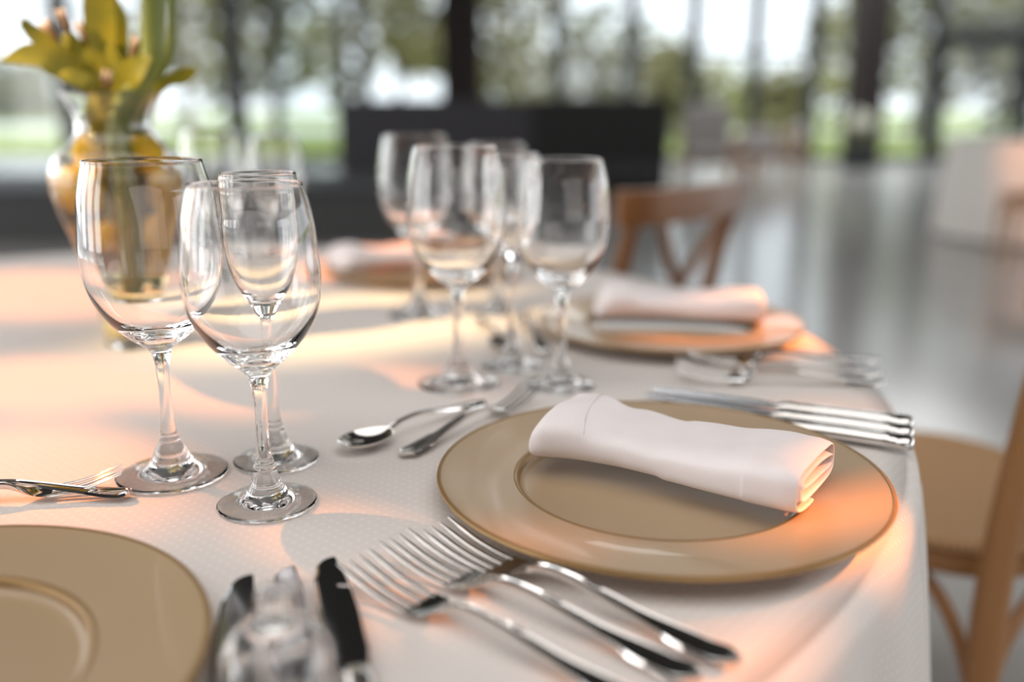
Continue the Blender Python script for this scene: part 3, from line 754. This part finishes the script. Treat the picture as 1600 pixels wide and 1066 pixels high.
frond('small orange-tipped frond sticking out at the right of the vase rim', [ins + Vector((.008, 0, 0)), nck(.018, .006), q_(255, 135, .0), q_(285, 122, .0), q_(306, 110, .0)], [(0, .003), (.5, .006), (.8, .009), (1, .004)])
frond('dark narrow frond between the forked one and the upright one', [ins + Vector((-.004, .018, 0)), nck(-.006, .022), q_(150, 125, .03), q_(120, 80, .03), q_(98, 55, .03)], [(0, .004), (.5, .007), (.8, .010), (1, .003)],
      [([q_(140, 100, .03), q_(150, 70, .03), q_(158, 48, .03)], [(0, .008), (.6, .006), (1, .0015)])])
frond('curled lower frond hanging just over the left of the vase rim', [ins + Vector((-.010, -.012, 0)), nck(-.018, -.018), q_(150, 140, -.045), q_(118, 122, -.055), q_(92, 118, -.06)], [(0, .004), (.5, .007), (.8, .008), (1, .002)])
frond('thin upright frond between the thick stem and the broad one', [ins + Vector((.0, .01, 0)), nck(.002, .012), q_(190, 90, .02), q_(190, 40, .02), q_(176, -8, .02)], [(0, .004), (.5, .008), (.8, .008), (1, .003)])
for k, (a, b, r, lb) in enumerate((((.014, -.022), [(235, 100), (238, 40), (240, -40)], .0125, 'thick green stalk rising out of the vase past the top edge'),
                                   ((.022, .016), [(262, 90), (268, 30), (268, -30)], .0055, 'thinner green stalk right of the thick one'))):
    t = thing('flower_stalk', VB); tag(t, lb, 'stalk', None)
    pts = [Vector((a[0] * .6, a[1], .040)), Vector((a[0] * .9, a[1], .130)), Vector((a[0], a[1], .25))] + [q_(x, y, a[1]) for x, y in b]
    MB().tube(smooth_path(pts, 6), r, 14, up=(0, -1, 0)).build('stalk', stem_m, t)
for px, py, dy, rz, lb in ((102, 35, -.02, .4, 'bronze bud with pale petals highest at the left of the bouquet'), (132, 55, .0, .2, 'golden bronze bud in the middle of the bouquet'), (80, 52, -.01, .8, 'small bronze bud behind the forked frond'), (212, 78, -.02, -.3, 'bud with pink and white petals beside the thick stalk'), (168, 128, -.045, .9, 'pale bud low in front of the bouquet')):
    t = thing('flower_bud', VB); tag(t, lb, 'flower bud', 'buds in the bouquet')
    c = q_(px, py, dy); base = nck(.0, -.004) + Vector((0, 0, .004))
    d = (c - base).normalized(); M = d.to_track_quat('Z', 'Y').to_matrix()
    MB().tube(smooth_path([Vector((0, 0, .20)), base, (base + c) / 2 + Vector((0, 0, .006)), c], 5), .0013, 8, up=(0, -1, 0)).build('stem', stem_m, t)
    bd_ = MB().ball(c, .0052, (1, 1, 2.3), 8, M).build('bud', bud_m, t)
    for s in range(4):
        a = s * PI / 2 + .4; ax = M @ Vector((math.cos(a) * .0042, math.sin(a) * .0042, .009))
        MB().ball(c + ax, .0022, (1, .5, 2.4), 6, M @ Matrix.Rotation(a, 3, 'Z')).build('petal', flower_m, bd_)

# ---------------- cross-back chairs
def chair(wood, label, ln=1.0):
    # faces +y, seat centre at origin, 0.46 m high
    t = thing('cross_back_chair', (0, 0, 0)); tag(t, label, 'chair')
    def so(k, a):   # seat outline
        th = 2 * PI * k / 48; x = math.copysign(abs(math.cos(th)) ** .75, math.cos(th)); y = math.copysign(abs(math.sin(th)) ** .75, math.sin(th))
        return (x * a * (1 + .08 * y), y * a * .98)
    m = MB(); vs = []
    for a, z in ((.0, .452), (.195, .452), (.205, .456), (.205, .468), (.198, .474), (.17, .470), (.0, .464)):
        for k in range(48): x, y = so(k, max(a, .0005)); vs.append((x, y, z))
    fs = [(i * 48 + k, i * 48 + (k + 1) % 48, (i + 1) * 48 + (k + 1) % 48, (i + 1) * 48 + k) for i in range(6) for k in range(48)]
    m.add(vs, fs).build('seat', cane, t)
    m = MB(); vs = []
    for a, z in ((.175, .420), (.198, .418), (.204, .424), (.204, .446), (.198, .451), (.175, .451), (.175, .420)):
        for k in range(48): x, y = so(k, a); vs.append((x, y, z))
    m.add(vs, fs); m.build('seat_frame', wood, t)
    for s in (-1, 1):
        MB().tube(smooth_path([(s * .165, .165, .435), (s * .170, .172, .2), (s * .172, .180, 0)], 6), [.018 - .0006 * i for i in range(13)], 14, up=(0, 1, 0)).build('leg', wood, t)['label'] = 'front leg'
        MB().tube(smooth_path([(s * .172, -.235, 0), (s * .176, -.205, .22), (s * .180, -.200, .44), (s * .186, -.20 - .035 * ln, .66), (s * .192, -.20 - .085 * ln, .85)], 6), [.0185, .0186, .0188, .019, .0192, .0195, .02, .0205, .021, .0215, .022, .022, .0215, .021, .0205, .0200, .0195, .019, .0185, .018, .0175, .017, .0165, .016, .0155], 14, up=(0, 1, 0)).build('back_post', wood, t)
        # crossed slats of the back
        P = smooth_path([(s * .165, -.212, .50), (s * .10, -.232, .58), (0, -.262 + s * .010, .67), (-s * .09, -.285, .76), (-s * .135, -.300, .83)], 5)
        MB().sweep(P, [[(-.014, -.004), (.014, -.004), (.014, .004), (-.014, .004)] for _ in P], up=(0, 1, 0)).build('cross_slat', wood, t)
    P = smooth_path([(-.225, -.182 - .08 * ln, .835), (-.15, -.22 - .08 * ln, .835), (0, -.245 - .08 * ln, .837), (.15, -.22 - .08 * ln, .835), (.225, -.182 - .08 * ln, .835)], 8)
    MB().sweep(P, [[(-.011, -.034), (.011, -.034), (.013, 0), (.011, .034), (-.011, .034), (-.013, 0)] for _ in P], up=(0, 0, 1)).build('top_rail', wood, t, auto=50)
    # bentwood hoop braces under the seat
    for s in (-1, 1):
        P = smooth_path([(s * .176, -.205, .20), (s * .170, -.165, .33), (s * .160, -.08, .405), (s * .160, .08, .405), (s * .168, .15, .33), (s * .170, .172, .20)], 6)
        MB().tube(P, .010, 10, up=(1, 0, 0)).build('hoop_brace', wood, t)
    P = smooth_path([(-.176, -.205, .22), (-.13, -.196, .34), (0, -.19, .405), (.13, -.196, .34), (.176, -.205, .22)], 6)
    MB().tube(P, .010, 10, up=(0, 1, 0)).build('hoop_brace', wood, t)
    MB().tube(smooth_path([(-.172, .165, .24), (0, .12, .24), (.172, .165, .24)], 5), .009, 10).build('stretcher', wood, t)
    return t
c1 = chair(wood_near, 'honey-coloured wooden chair with woven cane seat at the right edge beside the table', .5); c1.location = (.650, 1.315, 0); c1.rotation_euler[2] = R(32)
c2 = chair(wood_mid, 'dark brown cross-back chair behind the second charger, its curved top rail above the table'); c2.location = (.155, 2.10, 0); c2.rotation_euler[2] = R(48)
c3 = chair(wood_far, 'blurred wooden chair at the far white table at the right edge'); c3.location = (3.35, 5.95, 0); c3.rotation_euler[2] = R(75)

# ---------------- lounge chairs and planter in the far background
def armchair(label, loc, rz, high):
    t = thing('armchair', loc, rz); tag(t, label, 'armchair', 'lounge armchairs')
    for sx in (-1, 1):
        for sy in (-1, 1):
            MB().box((sx * .33, sy * .32, .21 if sy > 0 else .3), (.05, .05, .42 if sy > 0 else .6), bev=.006).build('leg', wood_far, t, smooth=False)
        MB().box((sx * .33, 0, .60), (.07, .72, .04), bev=.008).build('armrest', wood_far, t, smooth=False)
    MB().box((0, 0, .30), (.61, .62, .06), bev=.01).build('seat_frame', wood_far, t, smooth=False)
    MB().box((0, 0.02, .40), (.58, .60, .13), bev=.04).build('seat_cushion', cushion, t)
    MB().box((0, -.28, .48 + high / 2), (.58, .12, high), bev=.04).build('back_cushion', cushion, t)
    return t
armchair('tall-backed pale grey armchair right of the black counter', (2.55, 12.4, 0), R(-10), .55)
armchair('low wooden armchair with pale cushion in front of the windows', (4.05, 14.4, 0), R(60), .28)
armchair('low wooden armchair between the tall armchair and the other low one', (3.35, 13.4, 0), R(15), .22)
pt = thing('flower_pot', (5.55, 15.2, 0)); tag(pt, 'black pot with round white flower heads left of the right column', 'flower pot')
MB().lathe([(0, 0), (.17, 0), (.24, .42), (.25, .44), (.22, .44), (.2, .40), (0, .40)], 32).build('pot', pot_m, pt)
m = MB(); random.seed(5)
for k in range(160):
    a = random.uniform(0, 2 * PI); r = random.uniform(.02, .26); c = Vector((r * math.cos(a), r * math.sin(a), random.uniform(.45, .72)))
    d = Vector((random.gauss(0, 1), random.gauss(0, 1), random.gauss(0, .6))).normalized() * .07; e = d.orthogonal().normalized() * .035
    m.add([c - d, c + e, c + d, c - e], [(0, 1, 2, 3)])
for k in range(12): a = k * .9; m.tube([(0, 0, .38), (math.cos(a) * .14, math.sin(a) * .14, .68)], .006, 6)
m.build('foliage', leaves[1], pt, smooth=False)
for k, (dx, dy, dz) in enumerate(((-.12, -.08, .76), (.08, -.14, .80), (.02, .1, .86), (.17, .03, .73), (-.02, -.18, .70))):
    MB().ball((dx, dy, dz), .095, (1, 1, .85), 8).build('flower_head', petal, pt)
